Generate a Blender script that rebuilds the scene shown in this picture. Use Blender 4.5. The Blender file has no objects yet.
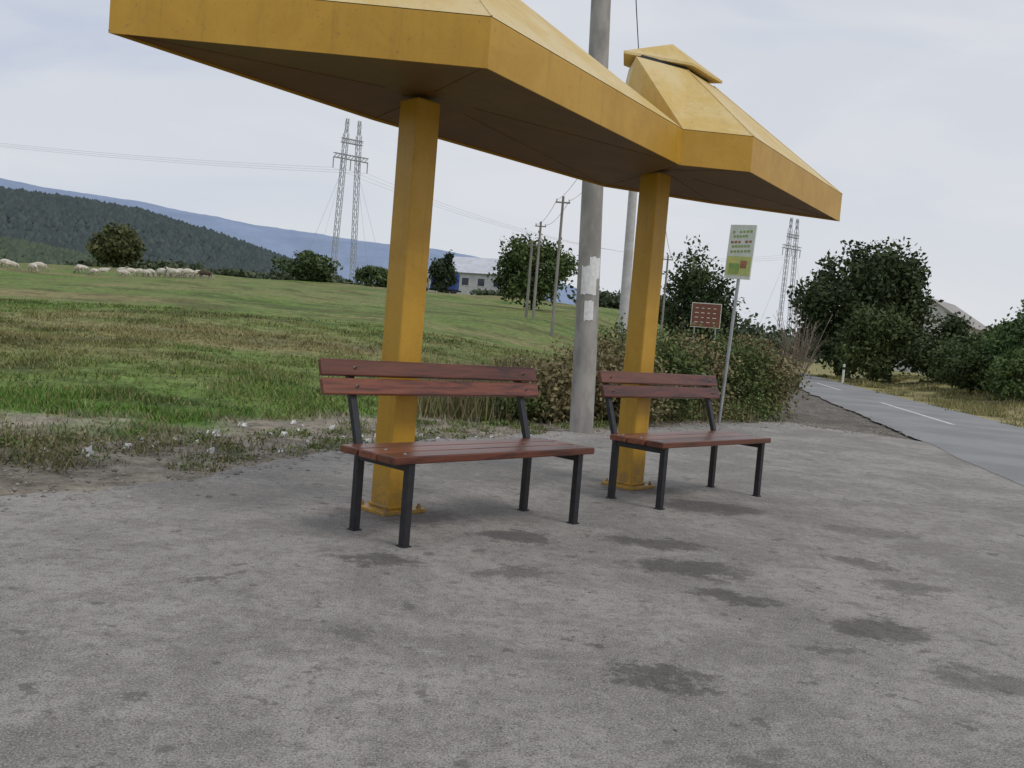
import bpy, math, random
import numpy as np
from mathutils import Vector, Matrix
random.seed(7); rng=np.random.default_rng(7)
scene=bpy.context.scene
COL=scene.collection
# ---------------------------------------------------------------- helpers
def link(o,parent=None):
    COL.objects.link(o)
    if parent: o.parent=parent
    return o
def empty(name,loc=(0,0,0),rotz=0):
    e=bpy.data.objects.new(name,None); e.location=loc; e.rotation_euler=(0,0,rotz); e.empty_display_size=.2
    return link(e)
def newmat(name):
    m=bpy.data.materials.new(name); m.use_nodes=True
    nt=m.node_tree; b=nt.nodes["Principled BSDF"]
    return m,nt,b
def N(nt,t,**k):
    n=nt.nodes.new(t)
    for a,v in k.items(): setattr(n,a,v)
    return n
def noise(nt,vec,scale,detail=6,rough=.6,dist=0):
    n=N(nt,'ShaderNodeTexNoise'); n.inputs['Scale'].default_value=scale
    n.inputs['Detail'].default_value=detail; n.inputs['Roughness'].default_value=rough
    n.inputs['Distortion'].default_value=dist
    if vec is not None: nt.links.new(vec,n.inputs['Vector'])
    return n.outputs['Fac']
def maprange(nt,v,a,b,c=0,d=1,smooth=True):
    n=N(nt,'ShaderNodeMapRange'); n.interpolation_type='SMOOTHSTEP' if smooth else 'LINEAR'
    nt.links.new(v,n.inputs[0])
    for i,x in enumerate((a,b,c,d)): n.inputs[i+1].default_value=x
    return n.outputs[0]
def mth(nt,op,a,b=None):
    n=N(nt,'ShaderNodeMath',operation=op)
    for i,x in enumerate((a,b)):
        if x is None: continue
        if isinstance(x,(int,float)): n.inputs[i].default_value=x
        else: nt.links.new(x,n.inputs[i])
    return n.outputs[0]
def mix(nt,f,a,b,blend='MIX'):
    n=N(nt,'ShaderNodeMixRGB',blend_type=blend)
    for i,x in enumerate((f,a,b)):
        if isinstance(x,(int,float)): n.inputs[i].default_value=x
        elif isinstance(x,(tuple,list)): n.inputs[i].default_value=(*x,1) if len(x)==3 else x
        else: nt.links.new(x,n.inputs[i])
    return n.outputs[0]
def bump(nt,b,h,strength=.3,dist=.01):
    n=N(nt,'ShaderNodeBump'); n.inputs['Strength'].default_value=strength; n.inputs['Distance'].default_value=dist
    nt.links.new(h,n.inputs['Height']); nt.links.new(n.outputs[0],b.inputs['Normal'])
def objco(nt,scale=(1,1,1)):
    t=N(nt,'ShaderNodeTexCoord'); m=N(nt,'ShaderNodeMapping'); m.inputs['Scale'].default_value=scale
    nt.links.new(t.outputs['Object'],m.inputs['Vector']); return m.outputs[0]
def geopos(nt):
    return N(nt,'ShaderNodeNewGeometry').outputs['Position']
def simple(name,c,rough=.6,var=.25,scale=8,bmp=.15,metal=0,c2=None,stretch=(1,1,1)):
    m,nt,b=newmat(name); co=objco(nt,stretch)
    n=noise(nt,co,scale,4)
    f=maprange(nt,n,.35,.65)
    c2=c2 or tuple(x*(1-var) for x in c)
    nt.links.new(mix(nt,f,c,c2),b.inputs['Base Color'])
    b.inputs['Roughness'].default_value=rough; b.inputs['Metallic'].default_value=metal
    if bmp: bump(nt,b,noise(nt,co,scale*6,2),bmp,.004)
    return m
def box(name,c,s,mat,parent=None,rot=(0,0,0),bev=.004):
    v=[(x*s[0]/2,y*s[1]/2,z*s[2]/2) for x in(-1,1) for y in(-1,1) for z in(-1,1)]
    f=[(0,1,3,2),(4,6,7,5),(0,4,5,1),(2,3,7,6),(0,2,6,4),(1,5,7,3)]
    me=bpy.data.meshes.new(name); me.from_pydata(v,[],f); me.materials.append(mat)
    o=bpy.data.objects.new(name,me); o.location=c; o.rotation_euler=rot; link(o,parent)
    if bev:
        b=o.modifiers.new('b','BEVEL'); b.width=bev; b.segments=2
    return o
def pydata(name,v,f,mat,parent=None,loc=(0,0,0)):
    me=bpy.data.meshes.new(name); me.from_pydata(v,[],f)
    for m in (mat if isinstance(mat,list) else [mat]): me.materials.append(m)
    o=bpy.data.objects.new(name,me); o.location=loc; return link(o,parent)
def tube(p0,p1,r0,r1,n=7):
    p0=np.array(p0,float);p1=np.array(p1,float);d=p1-p0;d/=np.linalg.norm(d)+1e-9
    a=np.cross(d,[0,0,1.]); 
    if np.linalg.norm(a)<.01:a=np.cross(d,[1.,0,0])
    a/=np.linalg.norm(a);b=np.cross(d,a)
    t=np.linspace(0,2*np.pi,n,endpoint=False)
    ring=np.cos(t)[:,None]*a+np.sin(t)[:,None]*b
    v=np.vstack([p0+ring*r0,p1+ring*r1])
    f=np.array([(i,(i+1)%n,n+(i+1)%n,n+i) for i in range(n)])
    return v,f
def tubes_obj(name,segs,mat,parent=None,n=6,smooth=True):
    V=[];F=[];o=0
    for s in segs:
        v,f=tube(*s,n=n);V.append(v);F.append(f+o);o+=len(v)
    return mesh_np(name,np.vstack(V),np.vstack(F),[mat],parent=parent,smooth=smooth)
def mesh_np(name,V,F,mats,midx=None,col=None,parent=None,smooth=False,loc=(0,0,0)):
    me=bpy.data.meshes.new(name); k=F.shape[1]
    me.vertices.add(len(V)); me.vertices.foreach_set('co',V.astype(np.float32).ravel())
    me.loops.add(F.size); me.loops.foreach_set('vertex_index',F.astype(np.int32).ravel())
    me.polygons.add(len(F)); me.polygons.foreach_set('loop_start',np.arange(0,F.size,k,dtype=np.int32))
    try: me.polygons.foreach_set('loop_total',np.full(len(F),k,dtype=np.int32))
    except Exception: pass
    for m in mats: me.materials.append(m)
    if midx is not None: me.polygons.foreach_set('material_index',midx.astype(np.int32))
    me.update(calc_edges=True); me.validate()
    if smooth: me.polygons.foreach_set('use_smooth',np.ones(len(me.polygons),dtype=bool))
    if col is not None:
        a=me.color_attributes.new('Col','FLOAT_COLOR','POINT')
        c=np.ones((len(V),4),np.float32); c[:,:3]=col; a.data.foreach_set('color',c.ravel())
    o=bpy.data.objects.new(name,me); o.location=loc; return link(o,parent)
def sst(x,a,b):
    t=np.clip((x-a)/(b-a),0,1); return t*t*(3-2*t)
_tab=rng.random((256,256))
def vnoise(x,y):
    xi=np.floor(x).astype(int);yi=np.floor(y).astype(int);fx=x-xi;fy=y-yi
    fx=fx*fx*(3-2*fx);fy=fy*fy*(3-2*fy)
    g=lambda i,j:_tab[i%256,j%256]
    return (g(xi,yi)*(1-fx)+g(xi+1,yi)*fx)*(1-fy)+(g(xi,yi+1)*(1-fx)+g(xi+1,yi+1)*fx)*fy
def fbm(x,y,o=4):
    s=0;a=.5;t=0
    for i in range(o):
        s=s+a*vnoise(x*2**i+17*i,y*2**i+31*i);t+=a;a*=.55
    return s/t
# ---------------------------------------------------------------- terrain functions
def roadc(Y): return 9.42+.209*(Y-19.9)
HW=1.84
def dedge(X,Y): return (X+2.9)*-.8+(Y-5.3)*.6
def H(X,Y):
    X=np.asarray(X,float);Y=np.asarray(Y,float)
    R=np.hypot(X,Y);s=(X-roadc(Y))*.979;dl=-s-HW;dr=s-HW;de=dedge(X,Y)
    fld=.05*np.clip(np.minimum(R,125+(R-125)*.06)-12,0,None)*sst(de,1,8)*sst(dl,2.5,15)
    az=X/np.maximum(Y,1)
    fld=fld*(1-.26*sst(-az,.3,.6))
    bumps=(fbm(X*.35,Y*.35)-.5)*.22*sst(de,1.5,8)*sst(dl,2,6)+(fbm(X*2,Y*2,3)-.5)*.09*sst(de,.9,2)*sst(dl,.8,2)
    bumps=bumps+(fbm(X*.03+5,Y*.03)-.5)*2.0*sst(R,30,90)*sst(dl,4,20)
    rt=.55*sst(dr,1.5,7)+.012*np.clip(dr-7,0,60)+(fbm(X*.6,Y*.6)-.5)*.25*sst(dr,1.2,4)
    return -.03+fld+bumps+rt
C_GREEN=np.array([.105,.195,.035]);C_DRY=np.array([.20,.215,.08]);C_DIRT=np.array([.27,.235,.185]);C_STRAW=np.array([.33,.28,.13])
def dirtw(X,Y,n2):
    de=dedge(X,Y); n4=fbm(X*.35+40,Y*.35,3)
    return sst(3.3+(n2-.5)*3.4+(n4-.5)*3.0-de,-.4,.9)
def gcol(X,Y):
    X=np.asarray(X,float);Y=np.asarray(Y,float);de=dedge(X,Y);s=(X-roadc(Y))*.979;R=np.hypot(X,Y)
    n1=fbm(X*.18,Y*.18);n2=fbm(X*.9+9,Y*.9);n3=fbm(X*.05+3,Y*.13);n5=fbm(X*.4+80,Y*.8);n6=fbm(X*.5+30,Y*.7+12)
    f=np.clip(sst(n1,.46,.66)*.35+sst(R,15,36)*.55+(n3-.5)*1.3+(n2-.5)*.6,0,1)[...,None]
    c=C_GREEN*(1-f)+C_DRY*f
    br=(np.clip(sst(n3,.54,.68)*.5+sst(n5,.57,.69)*.4,0,.7)*sst(R,11,22))[...,None]
    c=c*(1-br)+np.array([.27,.215,.11])*br
    c=c*(1-.38*sst(n6,.54,.66)[...,None])
    d=dirtw(X,Y,n2)[...,None]
    c=c*(1-d)+C_DIRT*(.55+.8*n2[...,None])*d
    v=(sst(5+(n2-.5)*5-np.abs(s),0,1.5)*(s<0)*sst(Y,13,17))[...,None]
    c=c*(1-v)+np.array([.17,.155,.13])*(.6+.8*n2[...,None])*v
    g=((s>0)*sst(s,0,1))[...,None]*(0.8-.45*sst(s,5,9)[...,None])
    c=c*(1-g)+C_STRAW*(.7+.6*n2[...,None])*g
    return c
# ---------------------------------------------------------------- materials
def attrmat(name,rough=.9,nscale=6,amt=.5,fine=60,bstr=.5,bd=.03):
    m,nt,b=newmat(name); a=N(nt,'ShaderNodeAttribute',attribute_name='Col')
    p=geopos(nt); n=noise(nt,p,nscale,4,.75); n2=noise(nt,p,fine,2,.7)
    k=mth(nt,'ADD',maprange(nt,n,.32,.68,1-amt,1+amt,False),maprange(nt,n2,.3,.7,-.45*amt,.45*amt,False))
    v=N(nt,'ShaderNodeVectorMath',operation='SCALE'); nt.links.new(a.outputs['Color'],v.inputs[0]); nt.links.new(k,v.inputs['Scale'])
    nt.links.new(v.outputs[0],b.inputs['Base Color']); b.inputs['Roughness'].default_value=rough
    b.inputs['Specular IOR Level'].default_value=.15
    if bstr: bump(nt,b,n2,bstr,bd)
    return m
M_ground=attrmat('field_grass',amt=.5,nscale=3.2,fine=38)
def leafmat(name):
    m,nt,b=newmat(name); a=N(nt,'ShaderNodeAttribute',attribute_name='Col')
    nt.links.new(a.outputs['Color'],b.inputs['Base Color']); b.inputs['Roughness'].default_value=.65
    b.inputs['Specular IOR Level'].default_value=.2
    return m
M_leaf=leafmat('foliage')
def pavemat():
    m,nt,b=newmat('worn_pavement'); p=geopos(nt)
    big=noise(nt,p,.7,5,.75,.4); mid=noise(nt,p,3.6,6,.85,.3); grn=noise(nt,p,17,5,.88); vf=noise(nt,p,130,2,.9)
    c=mix(nt,maprange(nt,big,.40,.60),(.295,.277,.25),(.44,.413,.372))
    c=mix(nt,maprange(nt,mid,.50,.60,0,.6),c,(.25,.235,.213))
    c=mix(nt,maprange(nt,mid,.44,.36,0,.5),c,(.52,.49,.445))
    c=mix(nt,maprange(nt,grn,.51,.59,0,.55),c,(.18,.169,.155))
    c=mix(nt,maprange(nt,grn,.43,.36,0,.45),c,(.56,.53,.48))
    c=mix(nt,maprange(nt,vf,.55,.64,0,.7),c,(.62,.59,.535))
    c=mix(nt,maprange(nt,vf,.46,.36,0,.8),c,(.095,.09,.084))
    wn=N(nt,'ShaderNodeTexNoise'); wn.inputs['Scale'].default_value=3.6; wn.inputs['Detail'].default_value=7; wn.inputs['Roughness'].default_value=.85; nt.links.new(p,wn.inputs['Vector'])
    wv=N(nt,'ShaderNodeVectorMath',operation='MULTIPLY_ADD'); nt.links.new(wn.outputs['Color'],wv.inputs[0]); wv.inputs[1].default_value=(.9,.9,0); nt.links.new(p,wv.inputs[2])
    stains=[(-.58,4.52,.18,.14,1),(.06,5.29,.22,.15,1),(.95,5.42,.26,.14,1),(1.0,4.85,.30,.18,1),(1.13,4.34,.18,.11,1),(1.68,3.99,.19,.16,1),(.61,3.17,.17,.11,1),(.36,3.53,.07,.05,1),(-1.27,3.9,.08,.05,.9),(1.5,6.8,.36,.22,1),(2.1,5.3,.14,.1,.8),(.1,4.45,.14,.11,.8),(2.5,6.3,.3,.16,.6),(2.2,4.8,.2,.12,.7),(.8,2.6,.1,.06,.6),(1.9,3.4,.22,.13,.7),(-.62,5.6,.36,.24,.7),(1.05,7.4,.3,.2,.7),(1.35,3.65,.1,.06,.8),(-.5,3.4,.09,.06,.6)]
    acc=None
    for (x,y,rx,ry,w) in stains:
        s=N(nt,'ShaderNodeVectorMath',operation='SUBTRACT'); nt.links.new(wv.outputs[0],s.inputs[0]); s.inputs[1].default_value=(x+.45,y+.45,0)
        q=N(nt,'ShaderNodeVectorMath',operation='MULTIPLY'); nt.links.new(s.outputs[0],q.inputs[0]); q.inputs[1].default_value=(1/rx,1/ry,0)
        l=N(nt,'ShaderNodeVectorMath',operation='LENGTH'); nt.links.new(q.outputs[0],l.inputs[0])
        f=maprange(nt,l.outputs['Value'],1.35,.75,0,w)
        acc=f if acc is None else mth(nt,'MAXIMUM',acc,f)
    am=mth(nt,'MULTIPLY',acc,maprange(nt,grn,.40,.55,.82,.58))
    c=mix(nt,am,c,(.085,.078,.07))
    c=mix(nt,maprange(nt,noise(nt,p,6.5,3,.6),.63,.68,0,.55),c,(.12,.112,.104))
    nt.links.new(c,b.inputs['Base Color'])
    b.inputs['Roughness'].default_value=.9
    b.inputs['Specular IOR Level'].default_value=.25
    bump(nt,b,grn,.9,.03)
    return m
M_pave=pavemat()
def roadmat():
    m,nt,b=newmat('asphalt_road'); p=geopos(nt)
    c=mix(nt,maprange(nt,noise(nt,p,.5,4),.38,.62),(.225,.225,.222),(.30,.297,.29))
    c=mix(nt,maprange(nt,noise(nt,p,60,3,.8),.45,.6,0,.5),c,(.15,.15,.148))
    nt.links.new(c,b.inputs['Base Color']); b.inputs['Roughness'].default_value=.85
    return m
M_road=roadmat()
M_line=simple('road_paint',(.75,.75,.72),.6,.35,12)
def yellow(name,c,c2,rough=.45,dirty=.5):
    m,nt,b=newmat(name); p=geopos(nt)
    f=maprange(nt,noise(nt,p,1.6,6,.7,.5),.38,.62)
    col=mix(nt,f,c,c2)
    st=N(nt,'ShaderNodeMapping'); st.inputs['Scale'].default_value=(16,16,1.2); nt.links.new(p,st.inputs[0])
    col=mix(nt,maprange(nt,noise(nt,st.outputs[0],1,5,.7),.5,.72,0,dirty),col,tuple(x*.5 for x in c))
    sp=N(nt,'ShaderNodeSeparateXYZ'); nt.links.new(p,sp.inputs[0])
    col=mix(nt,mth(nt,'MULTIPLY',maprange(nt,sp.outputs[2],.35,.0,0,.7),maprange(nt,noise(nt,p,12,5,.8),.4,.6)),col,(.2,.15,.09))
    col=mix(nt,maprange(nt,noise(nt,p,38,4,.8),.60,.68,0,.5),col,(.16,.09,.05))
    nt.links.new(col,b.inputs['Base Color']); 
    b.inputs['Roughness'].default_value=rough
    bump(nt,b,noise(nt,p,3.2,2),.2,.03); return m
M_yel=yellow('mustard_paint',(.475,.255,.016),(.54,.305,.028),.46,.28)
M_roof=yellow('faded_skylit_roof_paint',(.62,.43,.12),(.68,.53,.25),.5,.22)  # faded paint, colour also lightened for the sky light and sheen on top
M_soff=yellow('soffit_shaded_paint',(.15,.072,.009),(.12,.055,.008),.55,.4)  # mustard paint with the shade under the roof put into its colour
M_blk=simple('black_steel',(.022,.022,.026),.42,.4,20,.1)
M_bolt=simple('zinc_bolt',(.55,.54,.5),.35,.2,30,0,.7)
def woodmat():
    m,nt,b=newmat('varnished_wood'); co=objco(nt,(1.2,16,16))
    oi=N(nt,'ShaderNodeObjectInfo'); add=N(nt,'ShaderNodeVectorMath',operation='ADD')
    nt.links.new(co,add.inputs[0]); sc=N(nt,'ShaderNodeVectorMath',operation='SCALE'); sc.inputs[0].default_value=(9,13,7); nt.links.new(oi.outputs['Random'],sc.inputs['Scale']); nt.links.new(sc.outputs[0],add.inputs[1])
    g=noise(nt,add.outputs[0],2.2,6,.7,.8)
    c=mix(nt,maprange(nt,g,.4,.62),(.175,.052,.028),(.06,.02,.014))
    big=noise(nt,add.outputs[0],.5,3)
    c=mix(nt,maprange(nt,big,.42,.62,0,.45),c,(.25,.093,.048))
    hv=N(nt,'ShaderNodeHueSaturation'); nt.links.new(maprange(nt,oi.outputs['Random'],0,1,.75,1.25,False),hv.inputs['Value']); nt.links.new(c,hv.inputs['Color'])
    nt.links.new(hv.outputs[0],b.inputs['Base Color'])
    b.inputs['Roughness'].default_value=.33
    bump(nt,b,g,.25,.004); return m
M_wood=woodmat()
M_conc=simple('pole_concrete',(.40,.38,.345),.9,.35,5,.5,stretch=(1,1,.4))
M_bark=simple('bark',(.085,.065,.048),.95,.5,6,.6,stretch=(1,1,.3))
M_galv=simple('galvanised_steel',(.42,.43,.44),.45,.2,12,.05,.3)
M_paper=simple('paper',(.82,.82,.80),.8,.15,20,.1)
M_woodpole=simple('weathered_pole_wood',(.30,.28,.25),.95,.3,8,.3,stretch=(1,1,.1))
M_wire=simple('wire',(.10,.10,.105),.6,.1,5,0)
M_pylon=simple('pylon_steel',(.42,.44,.47),.6,.1,5,0)
# ---------------------------------------------------------------- terrain mesh
rr=[0.6]
while rr[-1]<9000: rr.append(rr[-1]*1.028)
rr=np.array(rr); ns=420; th=np.linspace(0,2*np.pi,ns,endpoint=False)
Rg,Tg=np.meshgrid(rr,th,indexing='ij'); X=Rg*np.sin(Tg);Y=Rg*np.cos(Tg)
V=np.stack([X,Y,H(X,Y)],-1).reshape(-1,3)
nr=len(rr); i=np.arange(nr-1)[:,None]; j=np.arange(ns)[None,:]
F=np.stack([i*ns+j,(i)*ns+(j+1)%ns,(i+1)*ns+(j+1)%ns,(i+1)*ns+j],-1).reshape(-1,4)[:,::-1]
mesh_np('ground_terrain',V,F,[M_ground],col=gcol(V[:,0],V[:,1]),smooth=True)
def rough_line(pts,step,amp):
    out=[]
    for (a,b) in zip(pts[:-1],pts[1:]):
        a=np.array(a);b=np.array(b);n=max(1,int(np.linalg.norm(b-a)/step))
        d=(b-a)/np.linalg.norm(b-a);nm=np.array([-d[1],d[0]])
        for k in range(n):
            p=a+(b-a)*k/n; out.append(p+nm*((fbm(np.array(p[0]*1.5),np.array(p[1]*1.5),4)-.5)*amp*2.4+random.uniform(-1,1)*amp*.16))
    out.append(np.array(pts[-1])); return out
edge=rough_line([(-18,-13),(-2.95,5.25),(-2.1,6.28),(-1.49,7.86),(-.78,9.3),(.9,11.6),(3.0,14.6),(4.9,16.4),(5.3,15.9),(6.0,15.2)],.1,.26)
poly=[tuple(p) for p in edge]
yl=14.2
poly+=[(roadc(yl)-HW+.3,yl),(roadc(-40)-HW+.3,-40),(-18,-40)]
pydata('pavement',[(x,y,0.0) for x,y in poly],[tuple(range(len(poly)))[::-1]],M_pave)
rv=[];ys=list(np.arange(-40,60,.25))+list(np.arange(60,330,4))
for y in ys:
    jit=(fbm(np.array(y*.8),np.array(3.3),4)-.5)*.35
    rv+= [(roadc(y)-HW+jit,y,.004),(roadc(y)+HW-jit*.8,y,.004)]
pydata('asphalt_road',rv,[(2*k,2*k+1,2*k+3,2*k+2) for k in range(len(ys)-1)],M_road)
lv=[];lf=[]
for k in range(-3,20):
    y0=19.6+k*17.0;y1=y0+8.3
    o=len(lv)
    for y in (y0,y1): lv+=[(roadc(y)-.055,y,.008),(roadc(y)+.055,y,.008)]
    lf.append((o,o+1,o+3,o+2))
pydata('road_marking_line',lv,lf,M_line)
# ---------------------------------------------------------------- grass
def blades(name,X,Y,hh,w,col,lean=.5):
    n=len(X); z=H(X,Y); a=rng.random(n)*2*np.pi; la=rng.random(n)*2*np.pi
    dx=np.cos(a)*w/2;dy=np.sin(a)*w/2
    b0=np.stack([X-dx,Y-dy,z-.01],-1);b1=np.stack([X+dx,Y+dy,z-.01],-1)
    l=hh*lean*rng.random(n)
    tp=np.stack([X+np.cos(la)*l,Y+np.sin(la)*l,z+hh],-1)
    V=np.stack([b0,b1,tp],1).reshape(-1,3); F=np.arange(3*n).reshape(n,3)
    return mesh_np(name,V,F,[M_leaf],col=np.repeat(col,3,0))
n=240000
Yg=7+ (rng.random(n)**1.6)*26; Xg=(rng.random(n)*1.15-.72)*Yg
de=dedge(Xg,Yg);s=(Xg-roadc(Yg))*.979
dn=fbm(Xg*.9+9,Yg*.9); dw=dirtw(Xg,Yg,dn); tuft=fbm(Xg*1.3+60,Yg*1.3,3)
keep=(de>.9)&(s<-3.2)&(rng.random(n)<np.clip(1.05-dw*.97,0,1)*(.2+.8*sst(tuft,.36,.6)))
Xg=Xg[keep];Yg=Yg[keep];tuft=tuft[keep]
hh=(.02+.05*rng.random(len(Xg)))*(.4+1.6*tuft)
col=gcol(Xg,Yg)*(.7+.8*rng.random(len(Xg)))[:,None]
dry=rng.random(len(Xg))<.13; col[dry]=np.array([.33,.28,.14])*(.6+.6*rng.random(dry.sum()))[:,None]
blades('field_grass',Xg,Yg,hh,.013+.0010*Yg,col,1.2)
def weeds(cx,cy,rad,n,h,cols):
    a=rng.random(n)*2*np.pi;r=rad*np.sqrt(rng.random(n))
    x=cx+np.cos(a)*r;y=cy+np.sin(a)*r*.8
    hs=h*(.25+.75*rng.random(n))*(1-.5*(r/rad)**2)
    c=np.array(cols)[rng.integers(0,len(cols),n)]*(.5+.9*rng.random(n))[:,None]
    return x,y,hs,c
def quads(P,size):
    n=len(P); a=rng.normal(size=(n,3));a/=np.linalg.norm(a,axis=1)[:,None]
    b=rng.normal(size=(n,3)); b-= (b*a).sum(1)[:,None]*a; b/=np.linalg.norm(b,axis=1)[:,None]
    s=(size*(.5+1.0*rng.random(n)))[:,None]
    a=a*s;b=b*s*.6
    V=np.stack([P-a,P-b*.9+a*.1,P+a,P+b],1).reshape(-1,3)
    return V,np.arange(4*n).reshape(n,4)
def leafy(name,items,leaf):
    V=[];C=[]
    for (x,y,rad,h,n_,c1,c2) in items:
        a=rng.random(n_)*2*np.pi;r=rad*np.sqrt(rng.random(n_))*(.5+.8*rng.random(n_)); px=x+np.cos(a)*r;py=y+np.sin(a)*r
        hz=h*rng.random(n_)**1.3*(1-.55*np.clip(r/rad,0,1)); pz=H(px,py)+hz; t=np.clip(.25+.75*hz/h+.3*rng.random(n_),0,1)[:,None]
        V.append(np.stack([px,py,pz],-1)); C.append((np.array(c1)*(1-t)+np.array(c2)*t)*(.6+.8*rng.random((n_,1))))
    P=np.vstack(V); v,f=quads(P,np.full(len(P),leaf)*(.6+.05*P[:,1])); mesh_np(name,v,f,[M_leaf],col=np.repeat(np.vstack(C),4,0))
W=[];LW=[]
for k in range(48):
    t=random.random(); px=-5.0+t*2.9; py=5.0+t*1.9+random.uniform(.0,1.9)
    if dedge(px,py)<.2: continue
    big_=px<-2.9
    W.append(weeds(px,py,random.uniform(.1,.35),random.randint(30,100),random.uniform(.06,.28 if big_ else .1),[(.20,.19,.09),(.28,.24,.13),(.14,.18,.06),(.33,.28,.17)]))
    LW.append((px,py,random.uniform(.1,.35),random.uniform(.08,.28) if big_ else random.uniform(.03,.09),random.randint(60,240),(.08,.10,.04),random.choice([(.17,.22,.07),(.25,.23,.11)])))
for k in range(110):
    t=random.random(); px=-2.4+t*4.2; py=6.9+t*6.3+random.uniform(.2,2.6)
    if dedge(px,py)<.65: continue
    W.append(weeds(px,py,random.uniform(.06,.3),random.randint(20,90),random.uniform(.03,.13),[(.17,.22,.07),(.28,.24,.13),(.13,.19,.05)]))
    LW.append((px,py,random.uniform(.08,.25),random.uniform(.02,.09),random.randint(20,70),(.09,.12,.04),(.18,.24,.08)))
for k in range(190):
    y=14+random.random()**1.5*50; px=roadc(y)+HW+random.uniform(.35,7)
    W.append(weeds(px,y,random.uniform(.4,1.2),170,random.uniform(.12,.4),[(.34,.29,.14),(.28,.25,.11),(.17,.2,.07)]))
xx=np.concatenate([w[0] for w in W]);yy=np.concatenate([w[1] for w in W]);hs=np.concatenate([w[2] for w in W]);cc=np.vstack([w[3] for w in W])
blades('roadside_weeds',xx,yy,hs,.007+.0009*yy,cc,.9)
leafy('leafy_weeds',LW,.014)
# ---------------------------------------------------------------- trees
def tree(name,x,y,h,w,trunk=.25,nclump=40,nleaf=9000,leaf=.12,c1=(.035,.06,.018),c2=(.085,.12,.035),shape='round',base=None,depth=None,fill=(.12,.22)):
    z=float(H(x,y)) if base is None else base
    depth=depth or w
    ch=h*(1-trunk); cz=z+h*trunk+ch/2
    V=[];F=[];C=[];M=[];o=0
    K=[];tries=0
    while len(K)<nclump and tries<9999:
        tries+=1
        p=rng.uniform(-1,1,3); r=np.linalg.norm(p)
        if r>1 or r<.35: continue
        wv=1.0
        if shape=='bush':
            wv=1.0 if p[2]<.2 else 1-.4*p[2]
        K.append(np.array([x+p[0]*w*.42*wv,y+p[1]*depth*.42*wv,cz+p[2]*ch*(.42 if p[2]>0 else .46)]))
    K=np.array(K)
    tr=h*.022+.02; top=np.array([x+random.uniform(-.1,.1)*w,y,z+h*.62])
    mid=np.array([x+random.uniform(-.05,.05)*w,y,z+h*.3])
    if shape=='bush': tr*=.5
    segs=[((x,y,z-.2),mid,tr,tr*.75),(mid,top,tr*.75,tr*.35)]
    for k in K[::2]:
        t=random.uniform(.2,.95); st=mid+(top-mid)*t
        m2=(st+k)/2+np.array([0,0,-.03*h])
        segs+=[(st,m2,tr*.34,tr*.2),(m2,k,tr*.2,tr*.06)]
    for s_ in segs:
        v,f=tube(*s_,n=5); V.append(v);F.append(f+o);o+=len(v);C.append(np.full((len(v),3),.06));M.append(np.zeros(len(f)))
    per=nleaf//len(K); P=[];cl=[]
    for k in K:
        rad=np.array([w,depth,ch])*random.uniform(*fill)
        d=rng.normal(size=(per,3)); d/=np.linalg.norm(d,axis=1)[:,None]
        q=k+d*rad*(rng.random(per)[:,None]**.5)*(1+.22*np.clip(rng.normal(size=(per,1)),-2,1.3))
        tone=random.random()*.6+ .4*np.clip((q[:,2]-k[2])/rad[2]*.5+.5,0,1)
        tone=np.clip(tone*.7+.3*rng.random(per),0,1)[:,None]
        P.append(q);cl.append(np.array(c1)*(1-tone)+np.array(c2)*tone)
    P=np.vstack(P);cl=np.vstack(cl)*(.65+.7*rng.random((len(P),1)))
    P[:,2]=np.maximum(P[:,2],z+.02+rng.random(len(P))*.15*h*(1 if shape=='bush' else .2))
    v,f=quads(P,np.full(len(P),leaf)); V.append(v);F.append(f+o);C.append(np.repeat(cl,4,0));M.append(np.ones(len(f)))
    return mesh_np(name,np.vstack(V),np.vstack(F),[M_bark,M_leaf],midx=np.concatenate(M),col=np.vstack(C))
tree('round_tree',-47.4,110,4.8,6.6,.03,40,5000,.24,(.055,.07,.025),(.13,.135,.05))
tree('poplar_tree',-10.8,130,6.4,3.8,.06,26,3500,.24,(.025,.038,.024),(.065,.088,.046))
tree('shrub',-28,124,4.2,8.5,.02,30,3500,.26,(.045,.07,.03),(.12,.16,.065),'bush')
tree('shrub',-19.5,126,3.0,7,.02,24,3000,.24,(.045,.07,.03),(.12,.16,.065),'bush')
tree('deciduous_tree',1.2,80,6.6,7.2,.05,50,9000,.17,(.036,.06,.02),(.12,.17,.05))
tree('deciduous_tree',13.4,70,8.6,6.0,.05,46,9000,.16,(.03,.05,.022),(.09,.12,.044))
tree('deciduous_tree',21.4,61,9.2,7.0,.06,70,16000,.15,(.024,.04,.017),(.078,.108,.04),fill=(.10,.19))
tree('deciduous_tree',24.4,62,9.0,5.8,.06,54,13000,.15,(.024,.04,.017),(.074,.104,.038),fill=(.10,.19))
tree('shrub_tree',20.1,52,4.5,4.8,.03,40,9000,.11,(.044,.066,.023),(.12,.155,.053),'bush')
tree('shrub_tree',23.2,50,3.5,4.8,.03,34,7500,.11,(.03,.046,.019),(.08,.11,.04),'bush')
tree('shrub_tree',26.0,49,3.6,4.8,.03,34,7500,.11,(.034,.053,.02),(.09,.12,.042),'bush')
tree('shrub_tree',29.0,50,4.5,5.2,.03,34,7500,.12,(.03,.048,.02),(.08,.11,.04),'bush')
tree('shrub_tree',21.0,43,2.5,4.0,.03,34,8000,.085,(.034,.058,.021),(.10,.135,.046),'bush')
tree('young_tree',19.1,34,3.8,3.8,.02,50,13000,.075,(.036,.068,.024),(.115,.18,.06),'bush')
tree('young_tree',21.6,36.5,4.6,4.6,.02,44,10000,.08,(.036,.066,.024),(.11,.17,.058),'bush')
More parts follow.
